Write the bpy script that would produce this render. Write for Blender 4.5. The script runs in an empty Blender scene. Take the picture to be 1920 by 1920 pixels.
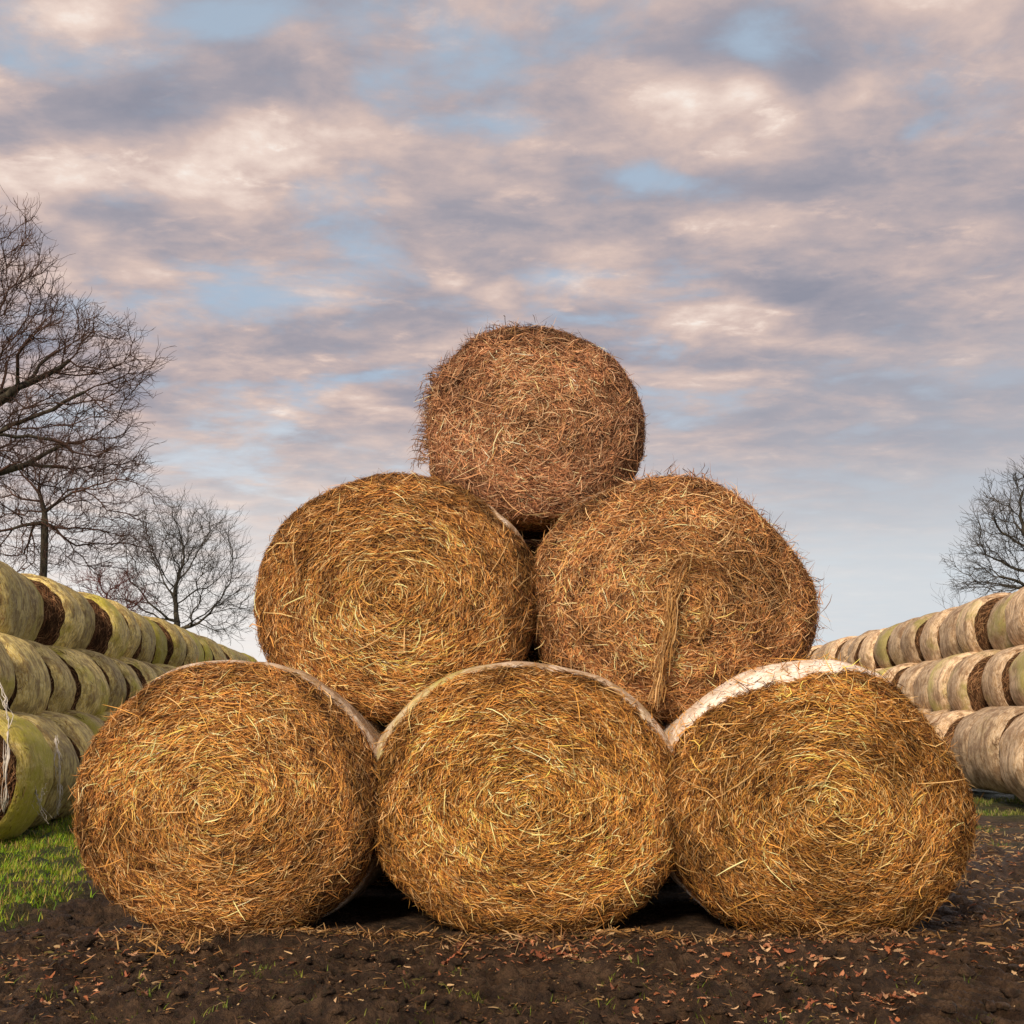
import bpy, math, random
import numpy as np
from mathutils import Vector
S = bpy.context.scene
random.seed(7)
# ------------------------------------------------------------------ camera
H = 1.1; TILT = math.radians(11.03); CT, ST = math.cos(TILT), math.sin(TILT)
cam = bpy.data.cameras.new('camera'); cam.lens = 37.5; cam.sensor_width = 36; cam.clip_end = 5000; cam.clip_start = 0.05
co = bpy.data.objects.new('camera', cam); S.collection.objects.link(co)
co.location = (0, 0, H); co.rotation_euler = (math.radians(90) + TILT, 0, 0); S.camera = co
S.view_settings.view_transform = 'Standard'; S.view_settings.look = 'None'
S.view_settings.exposure = 0.0; S.view_settings.gamma = 1
# ------------------------------------------------------------------ sky
SUN_EL = math.radians(34); SUN_AZ = math.radians(202)   # clockwise from +Y: behind the camera, a little to the left
W = bpy.data.worlds.new('World'); S.world = W; W.use_nodes = True
nt = W.node_tree; nt.nodes.clear()

class NB:
    """tiny node expression builder"""
    def __init__(s, t): s.t = t
    def n(s, typ, **kw):
        x = s.t.nodes.new(typ)
        for k, v in kw.items(): setattr(x, k, v)
        return x
    def put(s, sock, v):
        if hasattr(v, 'is_output') or isinstance(v, bpy.types.NodeSocket): s.t.links.new(v, sock)
        else: sock.default_value = v
    def m(s, op, a, b=0.0, c=0.0, clamp=False):
        x = s.n('ShaderNodeMath', operation=op, use_clamp=clamp)
        s.put(x.inputs[0], a); s.put(x.inputs[1], b)
        if len(x.inputs) > 2: s.put(x.inputs[2], c)
        return x.outputs[0]
    def xyz(s, a, b, c):
        x = s.n('ShaderNodeCombineXYZ'); s.put(x.inputs[0], a); s.put(x.inputs[1], b); s.put(x.inputs[2], c); return x.outputs[0]
    def sep(s, v):
        x = s.n('ShaderNodeSeparateXYZ'); s.put(x.inputs[0], v); return x.outputs
    def vm(s, op, a, b=(0, 0, 0)):
        x = s.n('ShaderNodeVectorMath', operation=op); s.put(x.inputs[0], a); s.put(x.inputs[1], b)
        return x.outputs['Value'] if op in ('LENGTH', 'DOT_PRODUCT', 'DISTANCE') else x.outputs[0]
    def noise(s, v, scale=1, detail=4, rough=.5, dist=0.0, lac=2.0, out='Fac'):
        x = s.n('ShaderNodeTexNoise'); s.put(x.inputs['Vector'], v)
        for k, q in (('Scale', scale), ('Detail', detail), ('Roughness', rough), ('Distortion', dist), ('Lacunarity', lac)): s.put(x.inputs[k], q)
        return x.outputs[out]
    def smooth(s, v, a, b, lo=0.0, hi=1.0):
        x = s.n('ShaderNodeMapRange', interpolation_type='SMOOTHSTEP')
        for k, q in zip(('Value', 'From Min', 'From Max', 'To Min', 'To Max'), (v, a, b, lo, hi)): s.put(x.inputs[k], q)
        return x.outputs[0]
    def mix(s, f, a, b):
        x = s.n('ShaderNodeMix', data_type='RGBA'); s.put(x.inputs[0], f)
        s.put(x.inputs[6], a if not isinstance(a, tuple) else (*a, 1)); s.put(x.inputs[7], b if not isinstance(b, tuple) else (*b, 1))
        return x.outputs[2]
    def ramp(s, f, stops):
        x = s.n('ShaderNodeValToRGB'); s.put(x.inputs[0], f); r = x.color_ramp
        while len(r.elements) < len(stops): r.elements.new(.5)
        for e, (p, c) in zip(r.elements, stops): e.position = p; e.color = (*c, 1)
        return x.outputs[0]

b = NB(nt)
d = b.n('ShaderNodeTexCoord').outputs['Generated']
dx, dy, dz = b.sep(d)
zc = b.m('ADD', b.m('MAXIMUM', dz, 0.0), 0.10)
P = b.xyz(b.m('DIVIDE', dx, zc), b.m('DIVIDE', dy, zc), 0.0)
ys = b.m('MAXIMUM', dy, 0.08)
Q = b.xyz(b.m('DIVIDE', dx, ys), b.m('DIVIDE', dz, ys), 0.0)       # direction of sight as slopes off north
def qdir(px, py):
    u = (px - 960) / 2000; v = (960 - py) / 2000
    return u / (CT - ST * v), (ST + CT * v) / (CT - ST * v)
def patches(lst, base, amp=1.0):
    acc = base
    wq = b.vm('ADD', Q, b.vm('SCALE', b.vm('SUBTRACT', b.noise(P, 1.7, 5, .6, 0, 2, 'Color'), (.5, .5, .5))))
    sc = wq.node; sc.inputs[1].links[0].from_node.inputs['Scale'].default_value = .17
    for px, py, rx, ry, a in lst:
        qx, qy = qdir(px, py)
        dd = b.vm('LENGTH', b.vm('MULTIPLY', b.vm('SUBTRACT', wq, (qx, qy, 0)), (2000 / rx, 2000 / ry, 0)))
        acc = b.m('ADD', acc, b.smooth(dd, 0.0, 1.15, a * amp, 0.0))
    return acc
Pr = b.vm('ADD', P, (3.1, 7.7, 0))
Pr = b.vm('MULTIPLY', Pr, (1.0, 1.25, 1))
den = b.noise(Pr, 3.1, 7, .55, .3)
den2 = b.noise(b.vm('ADD', Pr, (-.03, .13, 0)), 3.1, 4, .5, .3)
den = b.m('ADD', den, b.m('MULTIPLY', b.m('SUBTRACT', b.noise(Pr, 9.0, 6, .6, .3), .5), .22))
cover = patches([(420, 40, 210, 70, -.22), (680, 190, 110, 90, -.2), (1410, 90, 120, 110, -.2), (430, 500, 130, 120, -.2), (1100, 500, 230, 60, -.22),
                 (620, 710, 260, 60, -.2), (740, 450, 160, 70, -.16), (1240, 320, 110, 50, -.2), (960, 240, 130, 70, -.12), (400, 850, 250, 60, -.16), (100, 280, 260, 30, -.15),
                 (1500, 300, 600, 420, .12), (300, 430, 300, 100, .08), (1600, 620, 500, 200, .10), (1150, 180, 350, 150, .08)], den, .75)
cov = b.smooth(cover, .26, .50, .08, 1.0)
lit = b.m('ADD', b.m('MULTIPLY', b.m('SUBTRACT', den, den2), 1.7), b.m('MULTIPLY', b.m('SUBTRACT', b.noise(Pr, 6.0, 7, .62, .25), .5), 1.05))
lit = b.m('ADD', lit, b.smooth(b.noise(b.vm('MULTIPLY', Pr, (1, 1.3, 1)), 8.5, 7, .6, .3), .55, .74, 0, .26))
lit = patches([(100, 60, 300, 150, .42), (110, 330, 330, 100, .45), (440, 310, 240, 140, .5), (930, 290, 230, 80, .38), (530, 520, 200, 70, .42), (820, 490, 80, 40, .35),
               (1340, 590, 160, 100, .42), (1640, 160, 170, 80, .42), (1400, 140, 70, 50, .3), (600, 750, 260, 50, .3), (1060, 540, 250, 60, .25), (300, 600, 260, 90, .22), (700, 280, 220, 110, .2), (1280, 170, 350, 160, .16), (1200, 370, 260, 60, .2), (1730, 240, 200, 70, .22),
               (250, 190, 330, 80, -.22), (330, 400, 260, 50, -.2), (800, 420, 400, 60, -.14), (1500, 260, 330, 90, -.12), (1600, 560, 420, 170, -.2), (700, 590, 300, 40, -.15), (1700, 780, 400, 120, -.14)], lit, 1.0)
cloud = b.ramp(b.m('ADD', b.m('MULTIPLY', lit, .78), .43, clamp=True), [(0.0, (.285, .29, .355)), (.28, (.375, .35, .395)), (.50, (.52, .43, .43)), (.70, (.68, .53, .48)), (.88, (.86, .70, .62)), (1, (.95, .86, .79))])
sky = b.n('ShaderNodeTexSky', sky_type='NISHITA', sun_disc=False, sun_elevation=SUN_EL, sun_rotation=SUN_AZ)
bluegap = b.mix(.72, b.vm('SCALE', sky.outputs[0]), (.50, .61, .73))
bluegap.node.inputs[6].links[0].from_node.inputs['Scale'].default_value = .10
top = b.mix(cov, bluegap, cloud)
el = b.m('DIVIDE', dz, b.m('SQRT', b.m('ADD', b.m('MULTIPLY', dx, dx), b.m('MULTIPLY', dy, dy))))
hzl = b.mix(b.smooth(dx, -.25, .35), (.95, .91, .87), b.mix(b.smooth(el, .10, .27), (.70, .74, .77), (.44, .455, .51)))
hf = b.smooth(b.m('ADD', b.m('SUBTRACT', el, b.m('MULTIPLY', b.m('MAXIMUM', dx, 0.0), .28)), b.m('MULTIPLY', b.m('SUBTRACT', den, .5), .22)), .05, .33, 1.0, 0.0)
skyc = b.mix(b.m('MULTIPLY', hf, .9), top, hzl)
bg = b.n('ShaderNodeBackground'); sv = b.vm('SCALE', skyc); sv.node.inputs['Scale'].default_value = 10.0
b.put(bg.inputs[0], sv); bg.inputs[1].default_value = .1
nt.links.new(bg.outputs[0], b.n('ShaderNodeOutputWorld').inputs[0])
# ------------------------------------------------------------------ sun
sl = bpy.data.lights.new('sun', 'SUN'); sl.energy = 3.9; sl.angle = math.radians(13); sl.color = (1.0, .81, .60)
so = bpy.data.objects.new('sun', sl); S.collection.objects.link(so)
sd = Vector((math.sin(SUN_AZ) * math.cos(SUN_EL), math.cos(SUN_AZ) * math.cos(SUN_EL), math.sin(SUN_EL)))
so.rotation_euler = (-sd).to_track_quat('-Z', 'Y').to_euler(); so.location = (-5, -8, 12)

# ------------------------------------------------------------------ helpers
def px2w(px, py, t):
    u = (px - 960) / 2000; v = (960 - py) / 2000
    return np.array((u * t, (CT - ST * v) * t, H + (ST + CT * v) * t))
def at_depth_y(px, py, Y):
    v = (960 - py) / 2000
    return px2w(px, py, Y / (CT - ST * v))
def empty(name, loc, rz=0.0):
    o = bpy.data.objects.new(name, None); S.collection.objects.link(o); o.empty_display_size = .2
    o.location = [float(q) for q in loc]; o.rotation_euler = (0, 0, rz); return o
def tag(o, label=None, cat=None, group=None, kind=None):
    for k, v in (('label', label), ('category', cat), ('group', group), ('kind', kind)):
        if v: o[k] = v
    return o
def mesh(name, V, F, mat, parent=None, col=None, uv=None, smooth=True):
    """V (n,3); F (m,k) same-size faces or list of arrays; col (n,3) per vertex; uv (n,2) per vertex"""
    me = bpy.data.meshes.new(name)
    Fs = F if isinstance(F, list) else [F]
    V = np.asarray(V, dtype=np.float32)
    me.vertices.add(len(V)); me.vertices.foreach_set('co', V.ravel())
    lv = np.concatenate([f.ravel() for f in Fs]).astype(np.int32)
    tot = np.concatenate([np.full(len(f), f.shape[1]) for f in Fs]).astype(np.int32)
    st = np.concatenate(([0], np.cumsum(tot)[:-1])).astype(np.int32)
    me.loops.add(len(lv)); me.loops.foreach_set('vertex_index', lv)
    me.polygons.add(len(tot)); me.polygons.foreach_set('loop_start', st); me.polygons.foreach_set('loop_total', tot)
    me.polygons.foreach_set('use_smooth', np.full(len(tot), smooth))
    if col is not None:
        a = me.color_attributes.new('tint', 'FLOAT_COLOR', 'POINT')
        a.data.foreach_set('color', np.concatenate([col, np.ones((len(col), 1))], 1).astype(np.float32).ravel())
    if uv is not None:
        l = me.uv_layers.new(name='wrap'); l.data.foreach_set('uv', np.asarray(uv, dtype=np.float32)[lv].ravel())
    me.update(calc_edges=True); me.validate()
    me.materials.append(mat)
    o = bpy.data.objects.new(name, me); S.collection.objects.link(o)
    if parent: o.parent = parent
    return o
def gridf(nu, nv, wrap_u=False, off=0):
    i = np.arange(nu if wrap_u else nu - 1)[:, None]; j = np.arange(nv - 1)[None, :]; k = (i + 1) % nu
    return np.stack([i * nv + j, k * nv + j, k * nv + j + 1, i * nv + j + 1], -1).reshape(-1, 4) + off
_rt = np.random.RandomState(5).rand(256, 256)
def vnoise(x, y):
    xi = np.floor(x).astype(int); yi = np.floor(y).astype(int); fx = x - xi; fy = y - yi
    fx = fx * fx * (3 - 2 * fx); fy = fy * fy * (3 - 2 * fy)
    g = lambda a, c: _rt[a % 256, c % 256]
    return (g(xi, yi) * (1 - fx) + g(xi + 1, yi) * fx) * (1 - fy) + (g(xi, yi + 1) * (1 - fx) + g(xi + 1, yi + 1) * fx) * fy - .5
def fbm(x, y, o=4, r=.5):
    s = 0; a = 1
    for k in range(o): s = s + a * vnoise(x + 17.3 * k, y + 9.1 * k); x = x * 2.03; y = y * 2.03; a *= r
    return s
def sst(x, a, c):
    t = np.clip((x - a) / (c - a), 0, 1); return t * t * (3 - 2 * t)
def newmat(name, rough=.8, spec=.2):
    m = bpy.data.materials.new(name); m.use_nodes = True; t = m.node_tree; p = t.nodes['Principled BSDF']
    p.inputs['Roughness'].default_value = rough; p.inputs['Specular IOR Level'].default_value = spec
    return m, NB(t), p
def bump(nb, p, h, strength, dist):
    x = nb.n('ShaderNodeBump'); x.inputs['Strength'].default_value = strength; x.inputs['Distance'].default_value = dist
    nb.put(x.inputs['Height'], h); nb.t.links.new(x.outputs[0], p.inputs['Normal'])
def tintmat(name, rough=.75, spec=.25, transl=0.0):
    m, nb, p = newmat(name, rough, spec)
    a = nb.n('ShaderNodeAttribute', attribute_name='tint').outputs[0]
    nb.put(p.inputs['Base Color'], a)
    if transl:
        tr = nb.n('ShaderNodeBsdfTranslucent'); nb.put(tr.inputs[0], a); mx = nb.n('ShaderNodeMixShader'); mx.inputs[0].default_value = transl
        nb.t.links.new(p.outputs[0], mx.inputs[1]); nb.t.links.new(tr.outputs[0], mx.inputs[2])
        nb.t.links.new(mx.outputs[0], nb.t.nodes['Material Output'].inputs[0])
    return m
# ------------------------------------------------------------------ materials
M_straw = tintmat('straw', .8, .14, .12)
M_leaf = tintmat('dry_leaf', .6, .3, .15)
M_grass = tintmat('grass_blade', .55, .3, .3)
# front net wrap : pale knitted net round the bale
def netmat(name, c1, c2, c3, moss, under, mossamt, underamt):
    m, nb, p = newmat(name, .62, .25)
    uv = nb.n('ShaderNodeUVMap', uv_map='wrap').outputs[0]
    oi = nb.n('ShaderNodeObjectInfo').outputs['Random']
    tc = nb.n('ShaderNodeTexCoord').outputs['Object']
    off = nb.xyz(nb.m('MULTIPLY', oi, 37.0), nb.m('MULTIPLY', oi, 91.0), nb.m('MULTIPLY', oi, 13.0))
    st = nb.noise(nb.vm('ADD', nb.vm('MULTIPLY', uv, (5.0, 55.0, 1)), off), 1, 4, .6)
    st2 = nb.noise(nb.vm('ADD', nb.vm('MULTIPLY', uv, (14.0, 190.0, 1)), off), 1, 2, .6)
    cl = nb.noise(nb.vm('ADD', tc, off), 1.6, 5, .62, .6)
    sp = nb.noise(nb.vm('ADD', tc, off), 24, 3, .7)
    c = nb.mix(nb.smooth(nb.m('ADD', st, nb.m('MULTIPLY', nb.m('SUBTRACT', cl, .5), .8)), .35, .65), c1, c2)
    c = nb.mix(nb.smooth(st2, .48, .62, 0, .8), c, c3)
    mot = nb.noise(nb.vm('ADD', nb.vm('MULTIPLY', tc, (1, 1, .8)), off), 7.5, 6, .68, .5)
    c = nb.mix(nb.m('MULTIPLY', nb.smooth(mot, .44, .62), .62), c, under)
    str3 = nb.noise(nb.vm('ADD', nb.vm('MULTIPLY', uv, (2.2, 16.0, 1)), off), 1, 5, .65)
    c = nb.mix(nb.m('MULTIPLY', nb.smooth(str3, .50, .62), .55), c, under)
    big = nb.noise(nb.vm('ADD', nb.vm('MULTIPLY', tc, (1, .7, .8)), nb.vm('ADD', off, (9, 4, 2))), 1.3, 4, .6)
    mk = nb.m('MULTIPLY', nb.smooth(nb.m('ADD', big, nb.m('MULTIPLY', nb.m('SUBTRACT', oi, .5), .4)), .58 - mossamt, .74 - mossamt), nb.smooth(sp, .3, .55, .55, 1))
    c = nb.mix(nb.m('MULTIPLY', mk, .85), c, moss)
    c = nb.mix(nb.m('MULTIPLY', nb.smooth(nb.m('ADD', nb.m('MULTIPLY', sp, .5), nb.m('MULTIPLY', st, .5)), .50 - underamt, .36 - underamt), .7), c, under)
    c2_ = nb.vm('SCALE', c); nb.put(c2_.node.inputs['Scale'], nb.smooth(nb.m('FRACT', nb.m('MULTIPLY', oi, 7.31)), 0.0, 1.0, .72, 1.18))
    nb.put(p.inputs['Base Color'], c2_)
    bump(nb, p, nb.m('ADD', nb.m('MULTIPLY', st2, .5), nb.m('ADD', st, nb.m('MULTIPLY', sp, .9))), .8, .014)
    return m
M_net_front = netmat('pale_net', (.50, .34, .21), (.72, .57, .42), (.90, .82, .74), (.50, .45, .12), (.30, .17, .07), -.06, .03)
M_net_white = netmat('white_net', (.74, .64, .54), (.88, .80, .72), (.95, .91, .86), (.70, .62, .35), (.50, .34, .20), -.1, .05)
M_net_left = netmat('weathered_net_olive', (.46, .32, .08), (.80, .64, .20), (.92, .82, .44), (.46, .42, .04), (.17, .10, .04), .075, .05)
M_net_right = netmat('weathered_net_pinkish', (.54, .34, .17), (.86, .64, .40), (.94, .80, .60), (.46, .42, .13), (.22, .12, .06), .03, .05)
m, nb, p = newmat('torn_net', .6, .3); M_torn = m
nb.put(p.inputs['Base Color'], nb.mix(nb.noise(nb.n('ShaderNodeTexCoord').outputs['Object'], 40, 3), (.45, .42, .36), (.78, .74, .68)))
m, nb, p = newmat('packed_hay', .9, .1); M_pack = m
tc = nb.n('ShaderNodeTexCoord').outputs['Object']
cc = nb.ramp(nb.noise(tc, 30, 6, .7, .5), [(.3, (.035, .018, .008)), (.5, (.13, .065, .025)), (.7, (.28, .15, .055))])
nb.put(p.inputs['Base Color'], cc); bump(nb, p, nb.noise(tc, 45, 5, .7), 1, .03)
m, nb, p = newmat('weathered_hay', .9, .1); M_hayend = m
tc = nb.n('ShaderNodeTexCoord').outputs['Object']
cc = nb.ramp(nb.noise(tc, 26, 6, .7, .5), [(.3, (.07, .035, .02)), (.5, (.19, .10, .05)), (.7, (.36, .20, .10))])
nb.put(p.inputs['Base Color'], cc); bump(nb, p, nb.noise(tc, 40, 5, .7), 1, .03)
m, nb, p = newmat('bark', .85, .2); M_bark = m
tc = nb.n('ShaderNodeTexCoord').outputs['Object']
nb.put(p.inputs['Base Color'], nb.mix(nb.smooth(nb.noise(nb.vm('MULTIPLY', tc, (1, 1, .3)), 14, 5, .65), .35, .65), (.03, .026, .022), (.105, .095, .07)))
bump(nb, p, nb.noise(nb.vm('MULTIPLY', tc, (1, 1, .25)), 22, 5, .7), .8, .03)
def twigmat(name, a, c):
    m, nb, p = newmat(name, .8, .2); tc = nb.n('ShaderNodeTexCoord').outputs['Object']
    nb.put(p.inputs['Base Color'], nb.mix(nb.smooth(nb.noise(tc, .8, 3), .4, .6), a, c)); return m
M_twig = twigmat('twigs', (.07, .042, .034), (.12, .068, .052))
M_twig_red = twigmat('red_twigs', (.10, .032, .028), (.15, .055, .045))
M_twig_grey = twigmat('grey_twigs', (.05, .048, .045), (.085, .078, .07))

# ------------------------------------------------------------------ ground
def axis(fine0, fine1, step, lo, hi, g=1.09):
    a = list(np.arange(fine0, fine1, step)); s = step; x = a[-1]
    while x < hi: s *= g; x += s; a.append(x)
    s = step; x = a[0]; pre = []
    while x > lo: s *= g; x -= s; pre.append(x)
    return np.array(pre[::-1] + a)
gx = axis(-3.4, 3.6, .022, -900, 900); gy = axis(3.7, 7.2, .017, -300, 1500)
def grassmask(X, Y):
    n = fbm(X * 1.3 + 3, Y * 1.3, 4) * .9
    left = sst(-X - 2.6 + n * 1.5, 0, .9) * sst(Y - 5.75 - n * .8 + .25 * (-X - 3), 0, .5)
    right = sst(X - 4.9 + n * 2.4, 0, .9) * sst(Y - 9.2 + n * 3, 0, .8) * .85
    return np.clip(np.maximum(left, right), 0, 1)
def gheight(X, Y):
    near = 1 - sst(np.hypot(X, Y - 6), 14, 40)
    clod = fbm(X * 4.2, Y * 4.2, 5, .58)
    z = .075 * clod + .06 * fbm(X * .9 + 5, Y * .9 + 2, 3)
    z += .045 * np.abs(fbm(X * 8 + 31, Y * 11, 4, .62)) * 1.4 + 0.04 * fbm(X * 20, Y * 28, 3) - .04 * np.abs(fbm(X * 5 + 60, Y * 7 + 5, 3, .6))
    # tyre tread ruts crossing the right foreground
    rx = X - (1.78 + .36 * (Y - 4.4)); band = np.exp(-(rx / .33) ** 4) * (1 - sst(Y, 6.2, 7))
    tread = np.sin((Y * .8 + X * .6 + .03 * fbm(X * 6, Y * 6, 2)) * 2 * np.pi / .125)
    z = z * (1 - .8 * band) + band * (.042 * np.maximum(tread, -.6) * (1 + .8 * fbm(X * 5, Y * 5 + 3, 2)) - .01)
    r2 = Y - (4.45 + .07 * X + .05 * np.sin(X * 1.3)); b2 = np.exp(-(r2 / .16) ** 2) * sst(X, -3.4, -1.2) * (1 - sst(X, .6, 1.6))
    z = z - b2 * .045
    # firm mud where the bales press it down
    wob = .25 * fbm(X * 2.3, Y * .5 + 3, 3)
    press = sst(Y + wob, 5.5, 5.95) * (1 - sst(Y, 8.6, 9.2)) * (1 - sst(np.abs(X) + wob, 2.0, 2.5))
    z = z - .065 * (1 - .5 * sst(Y, 6, 12))
    z = z * (1 - .85 * press) - .005 * press
    lft = np.exp(-((Y - 5.72) / .2) ** 2) * sst(-X, .7, 1.0) * (1 - sst(-X, 2.2, 2.5)); z += lft * .035
    lft2 = np.exp(-((Y - 5.62) / .14) ** 2) * sst(X, .55, .75) * (1 - sst(X, 1.2, 1.4)); z += lft2 * .03
    return z * near
GX, GY = np.meshgrid(gx, gy, indexing='ij'); GZ = gheight(GX, GY); gm = grassmask(GX, GY)
far = sst(np.hypot(GX, GY - 6), 14, 30); gm = np.maximum(gm, far)
V = np.stack([GX, GY, GZ], -1).reshape(-1, 3)
m, nb, p = newmat('mud', .75, .3)
tc = nb.n('ShaderNodeTexCoord').outputs['Object']
n1 = nb.noise(tc, 3.2, 6, .65, .4); n2 = nb.noise(tc, 38, 5, .7); n3 = nb.noise(tc, 9, 7, .7, .5)
mud = nb.ramp(n3, [(.3, (.018, .010, .007)), (.48, (.058, .034, .020)), (.60, (.13, .078, .044)), (.8, (.24, .155, .09))])
mud = nb.mix(nb.smooth(n1, .5, .7, 0, .6), mud, (.024, .015, .010))
mud = nb.mix(nb.smooth(n2, .56, .74, 0, .7), mud, (.15, .085, .045))
mud = nb.mix(nb.smooth(n2, .47, .34, 0, .5), mud, (.030, .030, .012))
gcol = nb.mix(nb.smooth(nb.noise(tc, 7, 5, .6), .35, .65), (.035, .05, .01), (.075, .10, .018))
a = nb.n('ShaderNodeAttribute', attribute_name='tint').outputs[2]
nb.put(p.inputs['Base Color'], nb.mix(nb.m('MULTIPLY', a, .9), mud, gcol))
nb.put(p.inputs['Roughness'], nb.smooth(n1, .35, .58, .85, .42))
bump(nb, p, nb.m('ADD', n2, nb.m('MULTIPLY', n3, .9)), 1.0, .06)
g = mesh('ground', V, gridf(len(gx), len(gy)), m, col=np.repeat(gm.reshape(-1, 1), 3, 1)); tag(g, kind='structure')

# ------------------------------------------------------------------ hay bales
class Shape:
    """surface of a round bale: axis along +Y, front face at y~0, base at z=0"""
    def __init__(s, w, h, L, c=.15, dome=.06, seed=0, lump=.02, flat=.05, cuts=(), barrel=0.0):
        s.R = w / 2; s.b = h / w; s.L = L; s.c = c; s.d = dome; s.seed = seed; s.lump = lump; s.flat = flat; s.cuts = cuts; s.h = h; s.barrel = barrel
        s.w1 = s.R - c; s.w2 = s.w1 + c * math.pi / 2; s.w3 = s.w2 + L - 2 * c - dome; s.w4 = s.w3 + c * math.pi / 2; s.w5 = s.w4 + s.w1
    def pos(s, w, ph):
        w = np.abs(w)
        r = np.where(w < s.w1, w, s.R); y = np.where(w < s.w1, s.d * (w / s.w1) ** 2, 0)
        t = (w - s.w1) / s.c; k = (w >= s.w1) & (w < s.w2)
        r = np.where(k, s.w1 + s.c * np.sin(t), r); y = np.where(k, s.d + s.c * (1 - np.cos(t)), y)
        k = (w >= s.w2) & (w < s.w3); y = np.where(k, s.d + s.c + w - s.w2, y)
        t = (w - s.w3) / s.c; k = (w >= s.w3) & (w < s.w4)
        r = np.where(k, s.w1 + s.c * np.cos(t), r); y = np.where(k, s.L - s.c + s.c * np.sin(t), y)
        k = w >= s.w4; r = np.where(k, np.maximum(s.w5 - w, 0), r); y = np.where(k, s.L, y)
        r = r * (1 + s.barrel * np.sin(np.pi * np.clip(y / s.L, 0, 1)))
        f = 1 + s.lump * 2.2 * (fbm(2 * np.cos(ph) + s.seed * 3.7 + 20, 2 * np.sin(ph) + y * 1.2 + 20, 3))
        x = r * f * np.cos(ph); z = r * f * np.sin(ph) * s.b
        y = y + s.lump * .9 * fbm(x * 2.5 + s.seed * 5 + 40, z * 2.5 + 40, 3)
        for (nx, nz, dd) in s.cuts:                       # soft flats
            q = x * nx + z * nz - dd; q = np.where(q > -.12, (q + .12) ** 2 / (q + .12 + .16), 0) * 1.0
            x = x - nx * q; z = z - nz * q
        zz = z + s.h / 2
        lo = s.flat; zz = np.where(zz < lo + .1, lo + .1 * np.exp((np.minimum(zz, lo + .1) - lo - .1) / .1), zz) - lo * .9
        return np.stack([x, y, zz], -1)
    def nrm(s, w, ph):
        e = .01; r = np.maximum(s.pos(w, ph)[..., :1] * 0 + np.clip(np.abs(w), .05, s.R)[..., None], .05)
        dw = s.pos(w + e, ph) - s.pos(np.maximum(w - e, .0), ph)
        dp = s.pos(w, ph + e / r[..., 0]) - s.pos(w, ph - e / r[..., 0])
        n = np.cross(dw, dp); return n / np.maximum(np.linalg.norm(n, axis=-1, keepdims=True), 1e-9)
    def body(s, nph=96, nw=70, shrink=0.0):
        ph = np.linspace(0, 2 * np.pi, nph, endpoint=False)
        w = np.linspace(.001, s.w5 - .001, nw); PH, WW = np.meshgrid(ph, w, indexing='ij')
        V = s.pos(WW, PH)
        if shrink: V = V - s.nrm(WW, PH) * shrink
        return V.reshape(-1, 3), gridf(nph, nw, True)

def strands(sh, rng, n, wlo, whi, length, width, lift, ang, cols, colw, bend=.36, roll=.55, K=4, stick=0.0, phr=None, tint=None):
    """flat curved hay blades lying along the wound layers. returns V, F, C"""
    w0 = np.sqrt(rng.uniform(max(wlo, 0) ** 2, whi ** 2, n)) if whi <= sh.R else rng.uniform(wlo, whi, n)
    ph0 = rng.uniform(0, 2 * np.pi, n) if phr is None else rng.uniform(phr[0], phr[1], n)
    l = rng.uniform(*length, n) * rng.uniform(.6, 1.2, n)
    X0 = sh.pos(w0, ph0)
    clump = fbm(w0 * 22 + sh.seed * 11, ph0 * 5.5 + sh.seed + 5, 3, .6)
    al = rng.normal(0, ang, n) + clump * .6 + .08
    al = np.where(rng.rand(n) < .5, al, al + np.pi)
    cur = rng.normal(0, bend, n)
    lf = np.abs(rng.normal(0, lift, n)) + .002; tipl = np.abs(rng.normal(0, lift, n)) * 1.3 + stick * rng.rand(n) ** 2
    wv = rng.uniform(*width, n)
    ph = ph0.copy(); w = w0.copy(); pts = []; nr = []
    for k in range(K):
        t = k / (K - 1); a = al + cur * (t - .5) * 2
        if k: 
            st = l / (K - 1); w = w + np.sin(a) * st; ph = ph + np.cos(a) * st / np.clip(np.abs(w), .06, sh.R)
            w = np.where(w < .01, .01, w)
        N = sh.nrm(w, ph); pts.append(sh.pos(w, ph) + N * (lf * (1 - .5 * abs(2 * t - 1)) + tipl * t * t)[:, None]); nr.append(N)
    pts = np.stack(pts, 1); N = np.stack(nr, 1)
    T = np.gradient(pts, axis=1); T /= np.maximum(np.linalg.norm(T, axis=-1, keepdims=True), 1e-9)
    B = np.cross(T, N); B /= np.maximum(np.linalg.norm(B, axis=-1, keepdims=True), 1e-9)
    rl = rng.normal(0, roll, n)[:, None, None]; B = B * np.cos(rl) + N * np.sin(rl)
    prof = np.array([.55, 1, .9, .3]) if K == 4 else np.array([.6, 1, .4])
    hw = wv[:, None, None] * prof[None, :, None] / 2
    V = np.stack([pts - B * hw, pts + B * hw], 2).reshape(-1, 3)
    base = (np.arange(n) * K * 2)[:, None]; q = np.arange(K - 1)[None, :] * 2 + base
    F = np.stack([q, q + 1, q + 3, q + 2], -1).reshape(-1, 4)
    ci = rng.choice(len(cols), n, p=np.array(colw) / sum(colw)); C = np.array(cols)[ci] * rng.uniform(.5, 1.3, (n, 1))
    big = fbm(X0[:, 0] * 2.1 + sh.seed * 7 + 3, X0[:, 2] * 2.1 + 8, 3)
    C = C * (1 + .75 * big[:, None]) * (1 + .95 * clump[:, None])
    if tint is not None: C = C * tint(X0)
    return V, F, np.repeat(C, K * 2, 0)
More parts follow.
